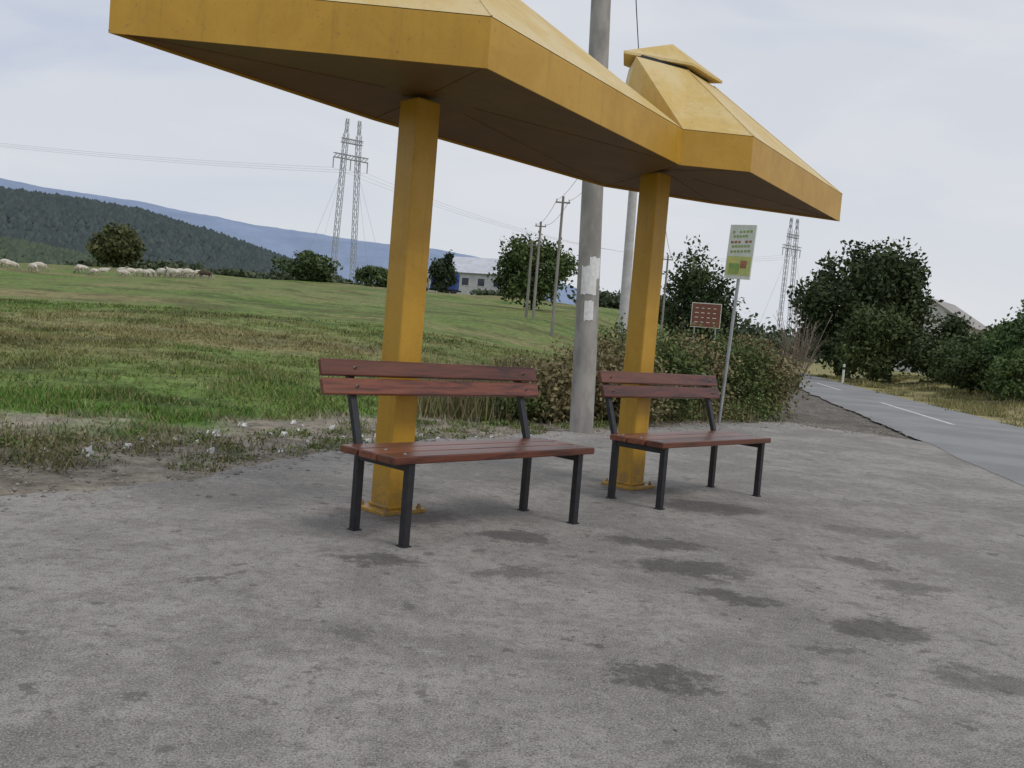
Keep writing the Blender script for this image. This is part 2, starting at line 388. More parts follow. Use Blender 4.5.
tree('young_tree',17.7,32.5,1.9,2.6,.02,28,6000,.065,(.042,.07,.023),(.12,.175,.056),'bush')
tree('shrub_tree',19.0,38.5,2.2,3.4,.02,30,7000,.08,(.036,.057,.021),(.10,.14,.046),'bush')
bs=[(1.6,13.5,1.05,1.5,0),(2.3,14.6,1.35,1.7,1),(2.9,16.2,1.55,1.9,0),(4.0,17.4,1.55,1.9,1),(4.8,18.2,1.45,1.6,0),(5.3,19.4,1.2,1.4,1),(2.4,17.0,1.6,2.2,1),(3.9,19.4,1.65,2.2,1),(.6,13.2,.85,1.5,0),(-.1,12.9,.55,1.2,1),(1.5,15.8,1.4,2.0,0),(.2,15,.8,1.8,0)]
for (x,y,h,w,k) in bs:
    tree('roadside_shrub',x,y,h,w,.0,36,6500,.034,((.055,.078,.027) if k else (.11,.10,.048)),((.15,.195,.06) if k else (.30,.25,.125)),'bush',fill=(.16,.30))
for (x,y,h,w) in [(6.3,26,1.4,2.0),(8.2,33,1.8,2.2),(10.3,42,1.6,2.6),(12,48,2.3,3)]:
    tree('roadside_shrub',x,y,h,w,.0,24,3500,.06,(.09,.09,.045),(.22,.19,.09),'bush',fill=(.16,.26))
Wd=[]
for k in range(160):
    t=random.random()**1.3; x=-.9+t*5.4+random.uniform(-.3,.3); y=12.3+t*4.7+random.uniform(-.3,1.6)
    Wd.append(weeds(x,y,random.uniform(.2,.45),170,random.uniform(.4,1.35) if x<2.8 else random.uniform(.2,.55),[(.31,.26,.14),(.20,.19,.08),(.15,.18,.06),(.38,.32,.20)]))
xx=np.concatenate([w[0] for w in Wd]);yy=np.concatenate([w[1] for w in Wd]);hs=np.concatenate([w[2] for w in Wd]);cc=np.vstack([w[3] for w in Wd])
blades('tall_dry_weeds',xx,yy,hs,.014,cc,.55)
LW=[]
for k in range(55):
    t=random.random(); x=-.4+t*5.2; y=12.3+t*4.7+random.uniform(-.2,.6); LW.append((x,y,.35,random.uniform(.2,.7),240,(.08,.09,.035),random.choice([(.18,.22,.07),(.29,.24,.12),(.13,.18,.06)])))
leafy('leafy_undergrowth',LW,.018)
sg=[]
bx,by=9.1,30.0;bz=float(H(bx,by))
for k in range(40):
    a=random.uniform(0,6.28);l=random.uniform(1.2,2.9);sp=random.uniform(.05,.4)
    p1=(bx+math.cos(a)*l*sp,by+math.sin(a)*l*sp,bz+l); sg.append(((bx,by,bz),p1,.018,.006))
    for q in range(4):
        t=random.uniform(.4,.9);m_=tuple(b0+(b1-b0)*t for b0,b1 in zip((bx,by,bz),p1)); a2=a+random.uniform(-1,1)
        sg.append((m_,(m_[0]+math.cos(a2)*.35,m_[1]+math.sin(a2)*.35,m_[2]+.4),.008,.004))
tubes_obj('bare_bush',sg,simple('dry_twigs',(.25,.2,.15),.9,.3),n=4)
def treeline(name,pts,h,w,c1,c2,nl=2500,leaf=.35):
    V=[];F=[];C=[];o=0
    for (x,y) in pts:
        z=float(H(x,y));hh=h*random.uniform(.6,1.2)
        for c in range(7):
            ctr=np.array([x+random.uniform(-.4,.4)*w,y+random.uniform(-.3,.3)*w,z+hh*random.uniform(.3,.8)])
            m=nl//7; q=ctr+rng.normal(size=(m,3))*np.array([w*.17,w*.17,hh*.15]); q[:,2]=np.maximum(q[:,2],z)
            t=np.clip(random.random()*.6+.4*rng.random(m),0,1)[:,None]
            v,f=quads(q,np.full(m,leaf)); V.append(v);F.append(f+o);o+=len(v);C.append(np.repeat(np.array(c1)*(1-t)+np.array(c2)*t,4,0))
    mesh_np(name,np.vstack(V),np.vstack(F),[M_leaf],col=np.vstack(C))
treeline('distant_tree_line',[(x,150+random.uniform(-8,14)) for x in np.arange(14,140,6)],6,9,(.05,.07,.045),(.11,.135,.075),1300,.42)
treeline('distant_hedge',[(x,140+random.uniform(-4,14)) for x in np.arange(-100,4,7) if not -21<x<-2],1.8,8,(.05,.07,.045),(.12,.145,.075),800,.4)
# ---------------------------------------------------------------- hills
def hill(name,pts,Yc,dep,col,mat,amp,seed,tb=.09,crowns=0,cs=6,ccol=((.03,.045,.035),(.06,.08,.055)),qmax=.06,uniform=False):
    t=np.linspace(-1.3,.7,600);e=np.interp(t,[p[0] for p in pts],[p[1] for p in pts])
    q=np.linspace(-1,1,80)
    T,Q=np.meshgrid(t,q,indexing='ij');E=np.interp(T,t,e)
    Xh=T*Yc;Yh=Yc*(1+dep*Q)
    prof=np.cos(Q*np.pi/2)**1.3
    nz=(fbm(Xh/Yc*14+seed,Yh/Yc*14,5)-.5)
    Z=(1.15+E*Yc)*prof+nz*amp*Yc*prof*(1-.6*np.exp(-(Q*5)**2))+ (fbm(Xh/Yc*170,Yh/Yc*90,3)-.5)*amp*Yc*tb*prof
    V=np.stack([Xh,Yh,Z-2],-1).reshape(-1,3);a,b=T.shape
    i=np.arange(a-1)[:,None];j=np.arange(b-1)[None,:]
    F=np.stack([i*b+j,(i+1)*b+j,(i+1)*b+j+1,i*b+j+1],-1).reshape(-1,4)
    cn=fbm(Xh/Yc*25+2,Yh/Yc*40,5)[...,None]
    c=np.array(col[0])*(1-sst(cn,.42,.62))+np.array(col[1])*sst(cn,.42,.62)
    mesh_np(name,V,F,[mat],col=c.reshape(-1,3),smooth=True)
    if crowns:
        msk=(Q.ravel()<qmax)&(T.ravel()>-.75)&(T.ravel()<-.12)&(V[:,2]>8)
        if not uniform: msk&=((cn.ravel()<.60)|(rng.random(len(V))<.25))
        ok=np.where(msk)[0]
        ix=rng.choice(ok,crowns); ctr=V[ix]+rng.normal(size=(crowns,3))*np.array([Yc*.0018,Yc*.0008,0])
        base=np.array([(-1,0,0),(1,0,0),(0,-1,0),(0,1,0),(0,0,1.1),(0,0,-.6),],float)
        fc=np.array([(0,2,4),(2,1,4),(1,3,4),(3,0,4),(2,0,5),(1,2,5),(3,1,5),(0,3,5)])
        an=rng.random(crowns)*1.57; s_=cs*(.5+.9*rng.random(crowns))
        bx_=base[None]*rng.uniform(.75,1.25,(crowns,6,1)); x_=bx_[...,0]*np.cos(an)[:,None]-bx_[...,1]*np.sin(an)[:,None]; y_=bx_[...,0]*np.sin(an)[:,None]+bx_[...,1]*np.cos(an)[:,None]
        VV=np.stack([x_,y_,bx_[...,2]],-1)*s_[:,None,None]+ctr[:,None,:]
        FF=(fc[None]+6*np.arange(crowns)[:,None,None]).reshape(-1,3)
        tt=rng.random(crowns)[:,None]; c_=np.array(ccol[0])*(1-tt)+np.array(ccol[1])*tt
        mesh_np(name+'_forest',VV.reshape(-1,3),FF,[M_leaf],col=np.repeat(c_,6,0))
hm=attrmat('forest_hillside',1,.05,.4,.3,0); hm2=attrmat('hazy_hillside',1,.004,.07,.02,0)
hill('forested_hill',[(-1.6,.13),(-.8,.102),(-.6,.104),(-.533,.103),(-.46,.100),(-.403,.095),(-.315,.075),(-.249,.056),(-.17,.034),(-.1,.01),(.9,0)],1100,.35,[(.06,.082,.076),(.08,.10,.088)],hm,.014,1,.1,30000,5.2,((.048,.066,.068),(.08,.104,.096)),.06,True)  # blue-grey haze mixed into the hill and crown colours
hill('lower_forested_hill',[(-1.6,.085),(-.7,.058),(-.56,.060),(-.5,.052),(-.42,.042),(-.3,.040),(-.2,.035),(-.1,.02),(.9,0)],700,.2,[(.07,.095,.062),(.11,.135,.08)],hm,.004,4,.1,12000,2.6,((.062,.088,.06),(.10,.13,.078)),-.05,True)
hill('distant_mountains',[(-1.6,.15),(-.7,.125),(-.567,.120),(-.5,.114),(-.403,.107),(-.3,.096),(-.207,.087),(-.1,.083),(-.023,.076),(.04,.06),(.12,.035),(.25,.022),(.9,.02)],5200,.25,[(.245,.31,.43),(.265,.33,.46)],hm2,.012,7)  # aerial haze put into the blue-grey base colours
# ---------------------------------------------------------------- bus shelter
ANG=math.atan2(.719,.695)
P1=(-.656,5.73)
sh=empty('bus_shelter',(P1[0],P1[1],0),ANG)
LP=2.45
for k,(xp,yp) in enumerate(((-.026,.027),(LP-.03,.028))):
    box('post_%d'%(k+1),(xp,yp,1.245),(.178,.178,2.53),M_yel,sh,bev=.012)
    box('base_plate_%d'%(k+1),(xp,yp,.011),(.33,.30,.022),M_yel,sh,bev=.003)
    box('base_collar_%d'%(k+1),(xp,yp,.034),(.196,.196,.02),M_yel,sh,bev=.006)
    sg=[((xp+sx*.13,yp+sy*.12,.02),(xp+sx*.13,yp+sy*.12,.05),.010,.010) for sx in(-1,1) for sy in(-1,1)]
    tubes_obj('anchor_bolts_%d'%(k+1),sg+[((xp+sx*.13,yp+sy*.12,.022),(xp+sx*.13,yp+sy*.12,.034),.017,.016) for sx in(-1,1) for sy in(-1,1)],M_yel,sh,n=6,smooth=False)
A=(-.47,-1.02);B=(-1.81,.26);C_=(1.91,-.55);D=(2.30,-.89);E_=(4.70,-.45);G=(3.5,.18);Fp=(2.49,.60);I_=(.0,.52)
outer=[B,A,C_,D,E_,G,Fp,I_]
zb,zt=2.45,2.70
v=[(x,y,zb) for x,y in outer]+[(x,y,zt) for x,y in outer]
f=[(i,(i+1)%8,8+(i+1)%8,8+i) for i in range(8)]
o=pydata('fascia',v,f,M_yel,sh)
so=o.modifiers.new('s','SOLIDIFY');so.thickness=.012;so.offset=-1
r1=[B,A,C_,Fp,I_]; r2=[C_,D,E_,G,Fp]
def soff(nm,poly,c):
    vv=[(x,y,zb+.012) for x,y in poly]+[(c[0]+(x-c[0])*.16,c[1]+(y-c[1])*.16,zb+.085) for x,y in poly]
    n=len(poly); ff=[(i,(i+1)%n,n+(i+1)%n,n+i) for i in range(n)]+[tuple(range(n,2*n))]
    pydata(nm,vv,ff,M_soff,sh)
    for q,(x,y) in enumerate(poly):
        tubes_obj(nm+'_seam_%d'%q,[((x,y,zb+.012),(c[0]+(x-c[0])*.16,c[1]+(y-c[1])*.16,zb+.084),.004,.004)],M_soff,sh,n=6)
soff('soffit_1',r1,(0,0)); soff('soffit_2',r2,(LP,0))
def roofpanels(nm,poly,c,ringpts,cap,zr=3.30):
    n=len(poly)
    vv=[(x,y,zt+.004) for x,y in poly]+[(c[0]+x,c[1]+y,zr) for x,y in ringpts]
    ff=[(i,(i+1)%n,n+(i+1)%n,n+i) for i in range(n)]+[tuple(range(n,2*n))]
    pydata(nm,vv,ff,M_roof,sh)
    m=len(cap); vc=[(c[0]+x,c[1]+y,zz) for zz in (zr+.03,zr+.05) for x,y in cap]
    vc.append((c[0],c[1],zr+.235))
    fc=[tuple(range(m))[::-1]]+[(i,(i+1)%m,m+(i+1)%m,m+i) for i in range(m)]+[(m+i,m+(i+1)%m,2*m) for i in range(m)]
    pydata(nm.replace('panels','cap'),vc,fc,M_roof,sh)
    up=[(c[0]+x*.86,c[1]+y*.86,z_) for z_ in (zr-.01,zr+.032) for x,y in ringpts]
    pydata(nm.replace('panels','cap_shadow_gap'),up,[(i,(i+1)%n,n+(i+1)%n,n+i) for i in range(n)],M_blk,sh)  # black ring stands in for the shadow gap below the cap
ring2=[(-.50,-.04),(-.03,-.185),(.45,-.12),(.25,.13),(-.25,.22)]
cap2=[(-.53,.06),(-.02,-.225),(.50,-.165),(.36,.10),(.08,.24),(-.28,.25)]
ring1=[(-.40,.06),(-.11,-.22),(.60,-.10),(.50,.18),(.0,.20)]
cap1=[(-.46,.07),(-.12,-.26),(.50,-.16),(.36,.14),(.05,.25),(-.25,.2)]
roofpanels('roof_panels_1',r1,(0,0),ring1,cap1); roofpanels('roof_panels_2',r2,(LP,0),ring2,cap2)
for nm,poly,c,rg in (('hip',r1,(0,0),ring1),('hip_b',r2,(LP,0),ring2)):
    for q,(x,y) in enumerate(poly):
        if (x,y) in (C_,Fp): continue
        tubes_obj(nm+'_%d'%q,[((x,y,zt+.004),(c[0]+rg[q][0],c[1]+rg[q][1],3.30),.005,.005)],M_roof,sh,n=6)
# ---------------------------------------------------------------- benches
def bench(cx,cy,rot,L,LB,off=0.0):
    e=empty('park_bench',(cx,cy,0),rot)
    ang=math.atan2(.17,.50)
    for k,x in enumerate((-.68,.68)):
        box('front_leg_%d'%k,(x,-.20,.22),(.045,.042,.436),M_blk,e)
        box('rear_leg_%d'%k,(x,.232,.22),(.045,.042,.436),M_blk,e)
        box('foot_a_%d'%k,(x,-.20,.004),(.058,.058,.008),M_blk,e,bev=.001)
        box('foot_b_%d'%k,(x,.232,.004),(.058,.058,.008),M_blk,e,bev=.001)
        box('seat_rail_%d'%k,(x,.016,.415),(.043,.39,.04),M_blk,e)
        box('back_arm_%d'%k,(x,.235+.085,.42+.25),(.042,.035,.55),M_blk,e,rot=(-ang,0,0))
        bl=[]
        for z in (.79,.89):
            y=.235+.17*(z-.42)/.5-.062
            bl.append(((x,y+.02,z+.007),(x,y-.006,z-.001),.011,.009))
        for y in (-.155,0.01,.175): bl.append(((x,y,.465),(x,y,.4855),.011,.009))
        tubes_obj('bolts_%d'%k,bl,M_bolt,e,n=8)
    for k,y in enumerate((-.165,-.004,.157)):
        box('seat_board_%d'%k,(off*.3,y+random.uniform(-.002,.002),.460),(L,.150,.042),M_wood,e,bev=.007)
    for k,z in enumerate((.787,.888)):
        y=.235+.17*(z-.42)/.5-.042
        box('back_board_%d'%k,(off+random.uniform(-.003,.003),y,z),(LB,.034,.093),M_wood,e,rot=(-ang,0,0),bev=.007)
    return e
bench(-.165,5.422,ANG,1.60,1.71,-.045); bench(1.440,7.165,ANG,1.52,1.58)
# ---------------------------------------------------------------- poles
def pole(name,x,y,h,r0,r1,mat,lean=(0,0)):
    z=float(H(x,y)); e=empty(name,(x,y,z))
    ns_=10; sg=[]
    for i in range(ns_):
        a=i/ns_;b=(i+1)/ns_
        sg.append(((lean[0]*a,lean[1]*a,h*a-(.3 if i==0 else 0)),(lean[0]*b,lean[1]*b,h*b),r0+(r1-r0)*a,r0+(r1-r0)*b))
    tubes_obj('shaft',sg,mat,e,n=20)
    return e,z
e,z=pole('concrete_utility_pole',.92,11.6,9.2,.150,.10,M_conc,(-.38,0))
box('crossarm',(-.37,0,8.7),(1.4,.1,.1),M_galv,e)
V=[];F=[]
for (z0,z1,a0,a1) in ((1.74,2.08,-2.3,-.9),(1.95,2.2,-1.6,-.5),(1.42,1.66,-1.9,-1.1)):
    o=len(V);m=8
    for i in range(m+1):
        a=a0+(a1-a0)*i/m
        for zz in (z0,z1):
            rr_=.152-.05*zz/9.2+.002+random.uniform(0,.002); V.append((-.38*zz/9.2+math.cos(a)*rr_,math.sin(a)*rr_,zz+random.uniform(-.014,.014)))
    F+=[(o+2*i,o+2*i+2,o+2*i+3,o+2*i+1) for i in range(m)]
pydata('pasted_notices',V,F,M_paper,e)
e2,z2=pole('concrete_utility_pole',2.52,22,7.3,.125,.09,simple('light_concrete',(.55,.54,.52),.9,.2,5,.3),(-.1,0))
box('crossarm',(-.1,0,7.1),(1.3,.1,.1),M_galv,e2)
for (x,y,h,r) in ((1.72,45,6.7,.085),(1.0,60,6.2,.10),(.55,60.5,5.0,.10),(9.3,60,6.5,.08)):
    ep,zp=pole('wooden_utility_pole',x,y,h,r,r*.7,M_woodpole,(.0,0))
    box('crossarm',(0,0,h-.3),(.7,.07,.07),M_woodpole,ep)
    for dx in(-.3,0,.3): box('insulator',(dx,0,h-.19),(.08,.08,.14),M_paper,ep,bev=.02)
def wire(p0,p1,sag,r,n=14):
    pts=[]
    for i in range(n+1):
        t=i/n; pts.append(tuple(a+(b-a)*t-(4*sag*t*(1-t) if k==2 else 0) for k,(a,b) in enumerate(zip(p0,p1))))
    return [(pts[i],pts[i+1],r,r) for i in range(n)]
sg=wire((.54+.15,11.6,8.75),(2.42,22,z2+7.15),.2,.010)
for dx in(-.3,.3):
    sg+=wire((2.42+dx,22,z2+7.15),(1.72+dx,45,float(H(1.72,45))+6.5),.5,.009)
    sg+=wire((1.72+dx,45,float(H(1.72,45))+6.5),(1.0+dx,60,float(H(1.0,60))+6.0),.3,.011)
    sg+=wire((2.42+dx,22,z2+7.15),(9.3+dx,60,float(H(9.3,60))+6.3),.8,.010)
tubes_obj('overhead_wires',sg,M_wire,n=4)
# ---------------------------------------------------------------- lattice pylons
def pylon(name,x,y,h,sepx,r,rot=0,wd=1.1):
    z=float(H(x,y)); e=empty(name,(x,y,z),rot); sg=[]
    for sx in (-1,1):
        n=24
        for i in range(n):
            xa=sx*(sepx/2*(1-.45*i/n));xb=sx*(sepx/2*(1-.45*(i+1)/n))
            w0=wd/2;w1=wd/2
            if i>n-3: w0*=.7;w1*=.5
            a=h*i/n;b=h*(i+1)/n
            cs=[(-1,-1),(1,-1),(1,1),(-1,1)]
            for q,(cx,cy) in enumerate(cs):
                sg.append(((xa+cx*w0,cy*w0,a),(xb+cx*w1,cy*w1,b),r,r))
                c2=cs[(q+1)%4]
                sg.append(((xa+cx*w0,cy*w0,a),(xb+c2[0]*w1,c2[1]*w1,b),r*.55,r*.55))
        sg.append(((sx*sepx*.3,0,h*.74),(sx*12,-6,0),r*.3,r*.3)); sg.append(((sx*sepx*.3,0,h*.74),(sx*12,6,0),r*.3,r*.3))
    arm=sepx/2+1.8; za=h*.78
    for i in range(10):
        x0=-arm+2*arm*i/10;x1=-arm+2*arm*(i+1)/10
        for zz,k in ((za,1.0),(za+4.2,.62)):
            for dy in(-.4,.4):
                sg+=[((x0*k,dy,zz),(x1*k,dy,zz),r,r),((x0*k,dy,zz+1.1),(x1*k,dy,zz+1.1),r,r),((x0*k,dy,zz),(x1*k,dy,zz+1.1),r*.6,r*.6)]
    for xi in(-arm,-arm*.5,0,arm*.5,arm): sg.append(((xi,0,za),(xi,0,za-2.8),r*1.6,r*1.6))
    tubes_obj('lattice',sg,M_pylon,e,n=4)
    return [Vector((x,y,z))+Matrix.Rotation(rot,3,'Z')@Vector((xi,0,za-2.8)) for xi in(-arm,0,arm)]
a=pylon('lattice_pylon',-47.6,250,48,6.2,.10,.6)
b=pylon('lattice_pylon',100,350,52,6.2,.12,.6)
sg=[]
for i in range(3):
    sg+=wire(a[i],b[i],9,.025,30)
    sg+=wire(a[i],Vector((-330,190+i*5,a[i].z+11)),8,.025,30)
tubes_obj('power_lines',sg,M_pylon,n=4)
# ---------------------------------------------------------------- signs
sx,sy=3.40,15.1; sz=float(H(sx,sy))
e=empty('advertising_sign',(sx,sy,sz),math.radians(-50))
tubes_obj('sign_post',[((0,0,-.2),(.17,0,3.15),.028,.028)],M_galv,e,n=10)
Mw=simple('sign_white',(.72,.74,.64),.4,.15,5,0); Mg=simple('sign_green',(.16,.33,.07),.4,.3,6,0,c2=(.34,.40,.10)); Mr=simple('sign_red',(.42,.16,.08),.4,.3,5,0);My=simple('sign_yellow',(.62,.56,.16),.4,.3,6,0,c2=(.4,.5,.15))
tilt=(0,math.radians(3),0)
def sb(n_,c,s,m): return box(n_,c,s,m,e,rot=tilt,bev=0)
sb('sign_panel',(.15,-.045,2.78),(.50,.02,.86),Mw)
for i,(w_,z_,m_) in enumerate(((.40,3.10,Mg),(.34,3.03,Mg),(.42,2.94,Mr),(.36,2.87,Mg),(.40,2.79,Mg))):
    for k in range(6):
        if random.random()<.12: continue
        sb('lettering_%d_%d'%(i,k),(.15+(z_-2.78)*.052-w_/2+w_*(k+.5)/6,-.058,z_),(w_/6*random.uniform(.55,.8),.004,.036),m_)
sb('picture_band',(.14,-.058,2.56),(.46,.004,.30),My)
sb('picture_leaf',(.06,-.062,2.52),(.2,.004,.16),Mg); sb('picture_fruit',(.24,-.062,2.58),(.12,.004,.12),Mr)
e=empty('tourist_information_sign',(8.05,40,float(H(8.05,40))),math.radians(-12))
Mb=simple('sign_brown',(.19,.065,.035),.5,.2,5,0)
zc=2.62-float(H(8.05,40))
for x in(-.45,.45): tubes_obj('post',[((x,0.04,-.2),(x,.04,zc+.5),.035,.035)],M_galv,e,n=8)
box('sign_panel',(0,0,zc),(1.25,.03,1.05),Mw,e); box('brown_face',(0,-.019,zc),(1.19,.006,.99),Mb,e,bev=0)
for i in range(4):
    for k in range(4): box('text_%d_%d'%(i,k),(-.4+.25*k,-.025,zc+.3-.2*i),(.17*random.uniform(.6,1),.004,.03),Mw,e,bev=0)
y=50; x=roadc(y)+HW+.15; z=float(H(x,y)); e=empty('delineator_post',(x,y,z))
box('body',(0,0,.5),(.12,.08,1.05),Mw,e,bev=.02); box('black_band',(0,0,.8),(.124,.084,.14),M_blk,e,bev=0)
# ---------------------------------------------------------------- buildings
def gable(name,x,y,L,W_,hw,hr,rot,wm,rm,base=None,doors=2):
    z=float(H(x,y))-.3 if base is None else base
    e=empty(name,(x,y,z),rot)
    v=[(-L/2,-W_/2,0),(L/2,-W_/2,0),(L/2,W_/2,0),(-L/2,W_/2,0),(-L/2,-W_/2,hw),(L/2,-W_/2,hw),(L/2,W_/2,hw),(-L/2,W_/2,hw),(-L/2,0,hr),(L/2,0,hr)]
    pydata('walls',v,[(0,1,5,4),(2,3,7,6),(1,2,6,9,5),(3,0,4,8,7)],wm,e)
    ov=.35; sl=(hr-hw)/(W_/2)
    vr=[(-L/2-ov,-W_/2-ov,hw-ov*sl+.03),(L/2+ov,-W_/2-ov,hw-ov*sl+.03),(L/2+ov,0,hr+.03),(-L/2-ov,0,hr+.03),(-L/2-ov,W_/2+ov,hw-ov*sl+.03),(L/2+ov,W_/2+ov,hw-ov*sl+.03)]
    o=pydata('roof',vr,[(0,1,2,3),(3,2,5,4)],rm,e); s_=o.modifiers.new('s','SOLIDIFY');s_.thickness=.12;s_.offset=1
    Mwin=simple('window_glass',(.05,.06,.08),.15,.2,3,0)
    for k in range(doors):
        xx=-L/2+L*(k+.5)/doors
        box('window_frame_%d'%k,(xx,-W_/2-.02,hw*.62),(1.3,.06,1.3),Mw,e,bev=0)
        box('window_%d'%k,(xx,-W_/2-.055,hw*.62),(1.1,.03,1.1),Mwin,e,bev=0)
    box('gable_window',(L/2+.02,0,hw*.7),(.06,1.0,1.1),Mwin,e,bev=0)
    return e
Mwall=simple('white_render',(.62,.61,.58),.9,.15,1,0); Mtin=simple('pale_metal_roof',(.60,.62,.66),.5,.15,.8,0); Mtile=simple('clay_tiles',(.28,.10,.06),.85,.4,2,.2)
gable('farm_building',-4.2,146,13,10,3.6,6.2,-.35,Mwall,Mtin,base=6.3,doors=5)
gable('farm_building',-13,172,9,7,4.4,6.0,.1,Mwall,simple('slate_roof',(.25,.25,.28),.8,.2,2,0),base=5.6,doors=3)
gable('white_house',44.3,98,9,8,5.6,8.2,.9,Mwall,simple('grey_roof',(.38,.35,.33),.8,.2,2,0),base=-.1,doors=3)
gable('brick_house',-72,118,7,6,2.2,3.8,.4,simple('cream_render',(.5,.42,.32),.9,.15,1,0),Mtile,doors=3)
def wheel(nm,x,y,z,r,w,e):
    tubes_obj(nm,[((x,y-w/2,z),(x,y+w/2,z),r,r),((x,y-w/2-.01,z),(x,y-w/2,z),.02,r)],M_blk,e,n=16)
e=empty('blue_truck',(-11.3,133,float(H(-11.3,133))),.1)
Mblue=simple('blue_paint',(.06,.11,.40),.35,.15,3,0)
box('cargo_box',(.6,0,1.9),(4.0,2.2,2.3),Mblue,e,bev=.05); box('chassis',(0,0,.65),(6.0,1.0,.2),M_blk,e,bev=.02)
v=[(-3.1,-1,.5),(-1.6,-1,.5),(-1.6,-1,2.3),(-2.6,-1,2.3),(-3.1,-1,1.4)]; v+=[(a_,1,c_) for a_,b_,c_ in v]
pydata('cab',v,[(0,1,2,3,4),(9,8,7,6,5),(0,5,6,1),(1,6,7,2),(2,7,8,3),(3,8,9,4),(4,9,5,0)],simple('cab_white',(.6,.6,.6),.35,.1,3,0),e)
box('windscreen',(-2.9,0,1.85),(.05,1.7,.7),M_blk,e,rot=(0,math.radians(29),0),bev=0)
box('side_window',(-2.2,-1.01,1.8),(.7,.03,.6),M_blk,e,bev=0)
for x in(-2.2,.9,1.9): wheel('wheel_l%.0f'%(x*10),x,-1.0,.45,.45,.3,e);wheel('wheel_r%.0f'%(x*10),x,1.0,.45,.45,.3,e)
# ---------------------------------------------------------------- sheep
Mwool=simple('sheep_wool',(.70,.64,.54),.95,.25,9,.8); Mface=simple('sheep_face',(.38,.33,.27),.8,.3,9,.1); Mwd=simple('dark_wool',(.10,.07,.05),.95,.3,9,.5)
def sheepmesh(graze,nm,wool):
    J=[((-.35,0,.58),.20),((0,0,.56),.25),((.30,0,.57),.21),((.47,0,.66 if not graze else .50),.11),((.58,0,.80 if not graze else .28),.075),((.66,0,.82 if not graze else .17),.07),((.79,0,.74 if not graze else .05),.036),((-.53,0,.56),.05),((-.58,0,.36),.025)]
    Ed=[(0,1),(1,2),(2,3),(3,4),(4,5),(5,6),(0,7),(7,8)]
    for s_ in(-1,1):
        o=len(J); J+=[((-.36,.10*s_,.46),.10),((-.26,.12*s_,.36),.06),((-.41,.12*s_,.21),.03),((-.385,.12*s_,.02),.026)]; Ed+=[(0,o),(o,o+1),(o+1,o+2),(o+2,o+3)]
        o=len(J); J+=[((.28,.10*s_,.42),.08),((.30,.11*s_,.22),.034),((.29,.11*s_,.02),.026)]; Ed+=[(2,o),(o,o+1),(o+1,o+2)]
        o=len(J); hz=J[5][0]; J+=[((hz[0]-.04,.13*s_,hz[2]+.0),.022)]; Ed+=[(5,o)]
    me=bpy.data.meshes.new(nm); me.from_pydata([j[0] for j in J],Ed,[]); ob=bpy.data.objects.new(nm,me); link(ob)
    ob.modifiers.new('skin','SKIN')
    for i,j in enumerate(J): me.skin_vertices[0].data[i].radius=(j[1],j[1])
    me.skin_vertices[0].data[0].use_root=True
    sb_=ob.modifiers.new('sub','SUBSURF'); sb_.levels=2; sb_.render_levels=2
    dg=bpy.context.evaluated_depsgraph_get(); dg.update(); ev=ob.evaluated_get(dg); m2=bpy.data.meshes.new_from_object(ev)
    bpy.data.objects.remove(ob); m2.name=nm
    m2.materials.clear(); m2.materials.append(wool); m2.materials.append(Mface)
    for vtx in m2.vertices:
        c=vtx.co
        if c.z>.33 and c.x<.5:
            k=float(fbm(np.array(c.x*14+c.y*9),np.array(c.z*14),2))-.5; vtx.co+=vtx.normal*k*.06
    for p in m2.polygons:
        p.use_smooth=True; p.material_index=1 if (p.center.z<.30 and abs(p.center.x)<.5) or p.center.x>.56 else 0
    return m2
SM=[sheepmesh(True,'sheep_grazing',Mwool),sheepmesh(False,'sheep_standing',Mwool),sheepmesh(True,'sheep_dark',Mwd)]
spx=[(-42.5,78),(-41.2,80),(-40.2,77),(-37.8,80),(-37.0,83),(-35.6,78),(-35.0,82),(-33.4,80),(-32.7,77),(-32.1,81),(-31.5,78.5),(-30.9,82),(-30.3,79),(-29.7,77.5),(-29.3,81),(-28.8,79),(-28.3,82),(-27.8,78),(-34.2,84),(-39.4,84),(-44.2,80),(-46,78),(-31.2,84),(-29.0,85),(-30.0,84),(-28.6,77)]
for k,(x,y) in enumerate(spx):
    s=bpy.data.objects.new('sheep',SM[0 if random.random()<.65 else 1]); s.location=(x,y,float(H(x,y))); s.rotation_euler=(0,0,random.choice((0,math.pi))+random.uniform(-.7,.7)); s.scale=[random.uniform(.85,1.1)]*3; link(s)
s=bpy.data.objects.new('sheep',SM[2]); s.location=(-27.0,80,float(H(-27.0,80))); s.scale=(1.1,)*3; link(s)
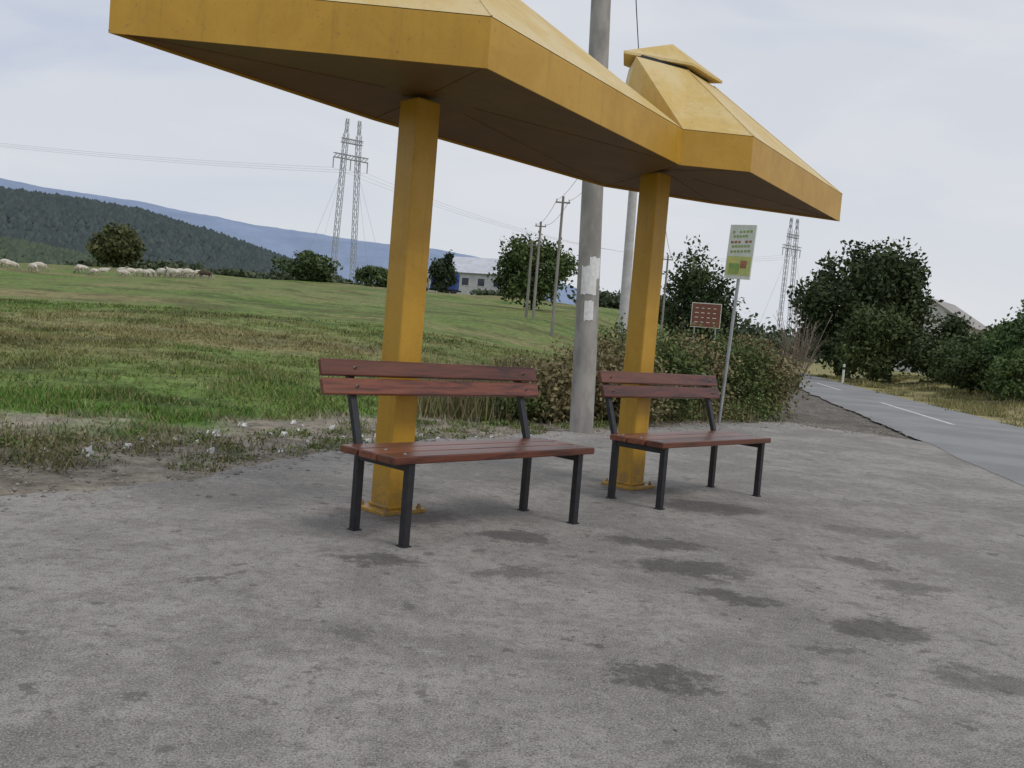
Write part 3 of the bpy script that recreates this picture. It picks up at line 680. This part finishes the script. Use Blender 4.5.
# ---------------------------------------------------------------- litter & stones
V=[];F=[];o=0
for k in range(50):
    t=random.random(); x=-3.4+t*2.8+random.uniform(-.5,.5); y=6.4+t*3.2+random.uniform(0,2.4)
    if dedge(x,y)<.4: continue
    z=float(H(x,y)); s_=random.uniform(.012,.045)
    for q in range(3):
        a=random.uniform(0,3); V+=[(x-s_*math.cos(a),y-s_*math.sin(a),z),(x+s_*math.cos(a),y+s_*math.sin(a),z+.005),(x+s_*.8,y+.01,z+s_*random.uniform(.6,1.6)),(x-s_*.5,y+.02,z+s_*random.uniform(.4,1.2))]; F.append((o,o+1,o+2,o+3)); o+=4
pydata('litter',V,F,M_paper)
def stones(name,pts,smin,smax,mat):
    V=[];F=[];o=0
    base=np.array([(-1,0,0),(1,0,0),(0,-1,0),(0,1,0),(0,0,1),(0,0,-1)],float)
    fc=np.array([(0,2,4),(2,1,4),(1,3,4),(3,0,4),(2,0,5),(1,2,5),(3,1,5),(0,3,5)])
    for (x,y,z) in pts:
        s_=smin+(smax-smin)*random.random()**2.5; v=base*s_*rng.uniform(.5,1.2,(6,3)); a=random.uniform(0,6.28)
        c,s2=math.cos(a),math.sin(a); v=np.stack([v[:,0]*c-v[:,1]*s2,v[:,0]*s2+v[:,1]*c,v[:,2]*.6],-1)+np.array([x,y,z]); V.append(v);F.append(fc+o);o+=6
    mesh_np(name,np.vstack(V),np.vstack(F),[mat])
pts=[]
for k in range(5500):
    p=edge[random.randrange(60,len(edge)-4)]; r_=abs(random.gauss(0,.8))
    x=p[0]+random.gauss(0,.3)-r_*.6+.1;y=p[1]+random.gauss(0,.3)+r_*.6-.1
    pts.append((x,y,max(0 if dedge(x,y)<1 else -9,float(H(x,y)))+.003))
for k in range(1400):
    y=random.uniform(14.8,27);x=random.uniform(5.2,roadc(y)-HW+.2); pts.append((x,y,max(.0,float(H(x,y)))+.005))
stones('gravel',pts,.004,.03,simple('gravel_stone',(.38,.345,.30),.9,.5,2,0))
pts=[(random.uniform(-4,5),random.uniform(1.5,13),.001) for k in range(3200)]
pts=[p for p in pts if dedge(p[0],p[1])<.1 and (fbm(np.array(p[0]*.8),np.array(p[1]*.8),3)>.5 or random.random()<.3)]
stones('loose_grit',pts,.0015,.008,simple('grit_stone',(.26,.24,.22),.9,.6,2,0))
# ---------------------------------------------------------------- world, light, camera
w=bpy.data.worlds.new('World'); scene.world=w; w.use_nodes=True; nt=w.node_tree; bg=nt.nodes['Background']
SE,SAZ=math.radians(48),math.radians(125)
sky=N(nt,'ShaderNodeTexSky',sky_type='NISHITA'); sky.sun_disc=False; sky.sun_elevation=SE; sky.sun_rotation=SAZ; sky.dust_density=3
tc=N(nt,'ShaderNodeTexCoord'); mp=N(nt,'ShaderNodeMapping'); mp.inputs['Scale'].default_value=(1,1,3.2); nt.links.new(tc.outputs['Generated'],mp.inputs[0])
n1=noise(nt,mp.outputs[0],1.1,4,.5,.6); n2=noise(nt,mp.outputs[0],3.2,5,.55,.5)
cc=mix(nt,maprange(nt,n1,.4,.6),(5.4,6.0,7.3),(6.8,7.1,7.7))
cc=mix(nt,maprange(nt,n2,.42,.68,0,.6),cc,(7.7,7.8,8.1))
sep=N(nt,'ShaderNodeSeparateXYZ'); nt.links.new(tc.outputs['Generated'],sep.inputs[0])
cc=mix(nt,maprange(nt,sep.outputs[2],0.0,.22,.6,0),cc,(7.6,7.8,8.1))
fin=mix(nt,.93,sky.outputs[0],cc)
nt.links.new(fin,bg.inputs[0]); bg.inputs[1].default_value=.1
sd=bpy.data.lights.new('sun','SUN'); sd.energy=1.0; sd.angle=math.radians(18); sd.color=(1,.95,.88)
so=bpy.data.objects.new('sun',sd); link(so)
d=Vector((math.sin(SAZ)*math.cos(SE),math.cos(SAZ)*math.cos(SE),math.sin(SE)))
so.rotation_euler=d.to_track_quat('Z','Y').to_euler(); so.location=(5,-5,12)
cd=bpy.data.cameras.new('camera'); cam=bpy.data.objects.new('camera',cd); link(cam)
cd.sensor_width=36; cd.lens=36*930/1024; cd.clip_end=20000; cd.clip_start=.05
p=math.radians(3.07);r=math.radians(4.7)
Fw=Vector((0,math.cos(p),-math.sin(p)));U0=Vector((0,math.sin(p),math.cos(p)));R0=Vector((1,0,0))
Rt=R0*math.cos(r)+U0*math.sin(r);Up=U0*math.cos(r)-R0*math.sin(r)
M=Matrix((Rt,Up,-Fw)).transposed().to_4x4(); M.translation=Vector((0,0,1.15)); cam.matrix_world=M
scene.camera=cam
scene.view_settings.view_transform='Standard'; scene.view_settings.look='None'; scene.view_settings.exposure=0
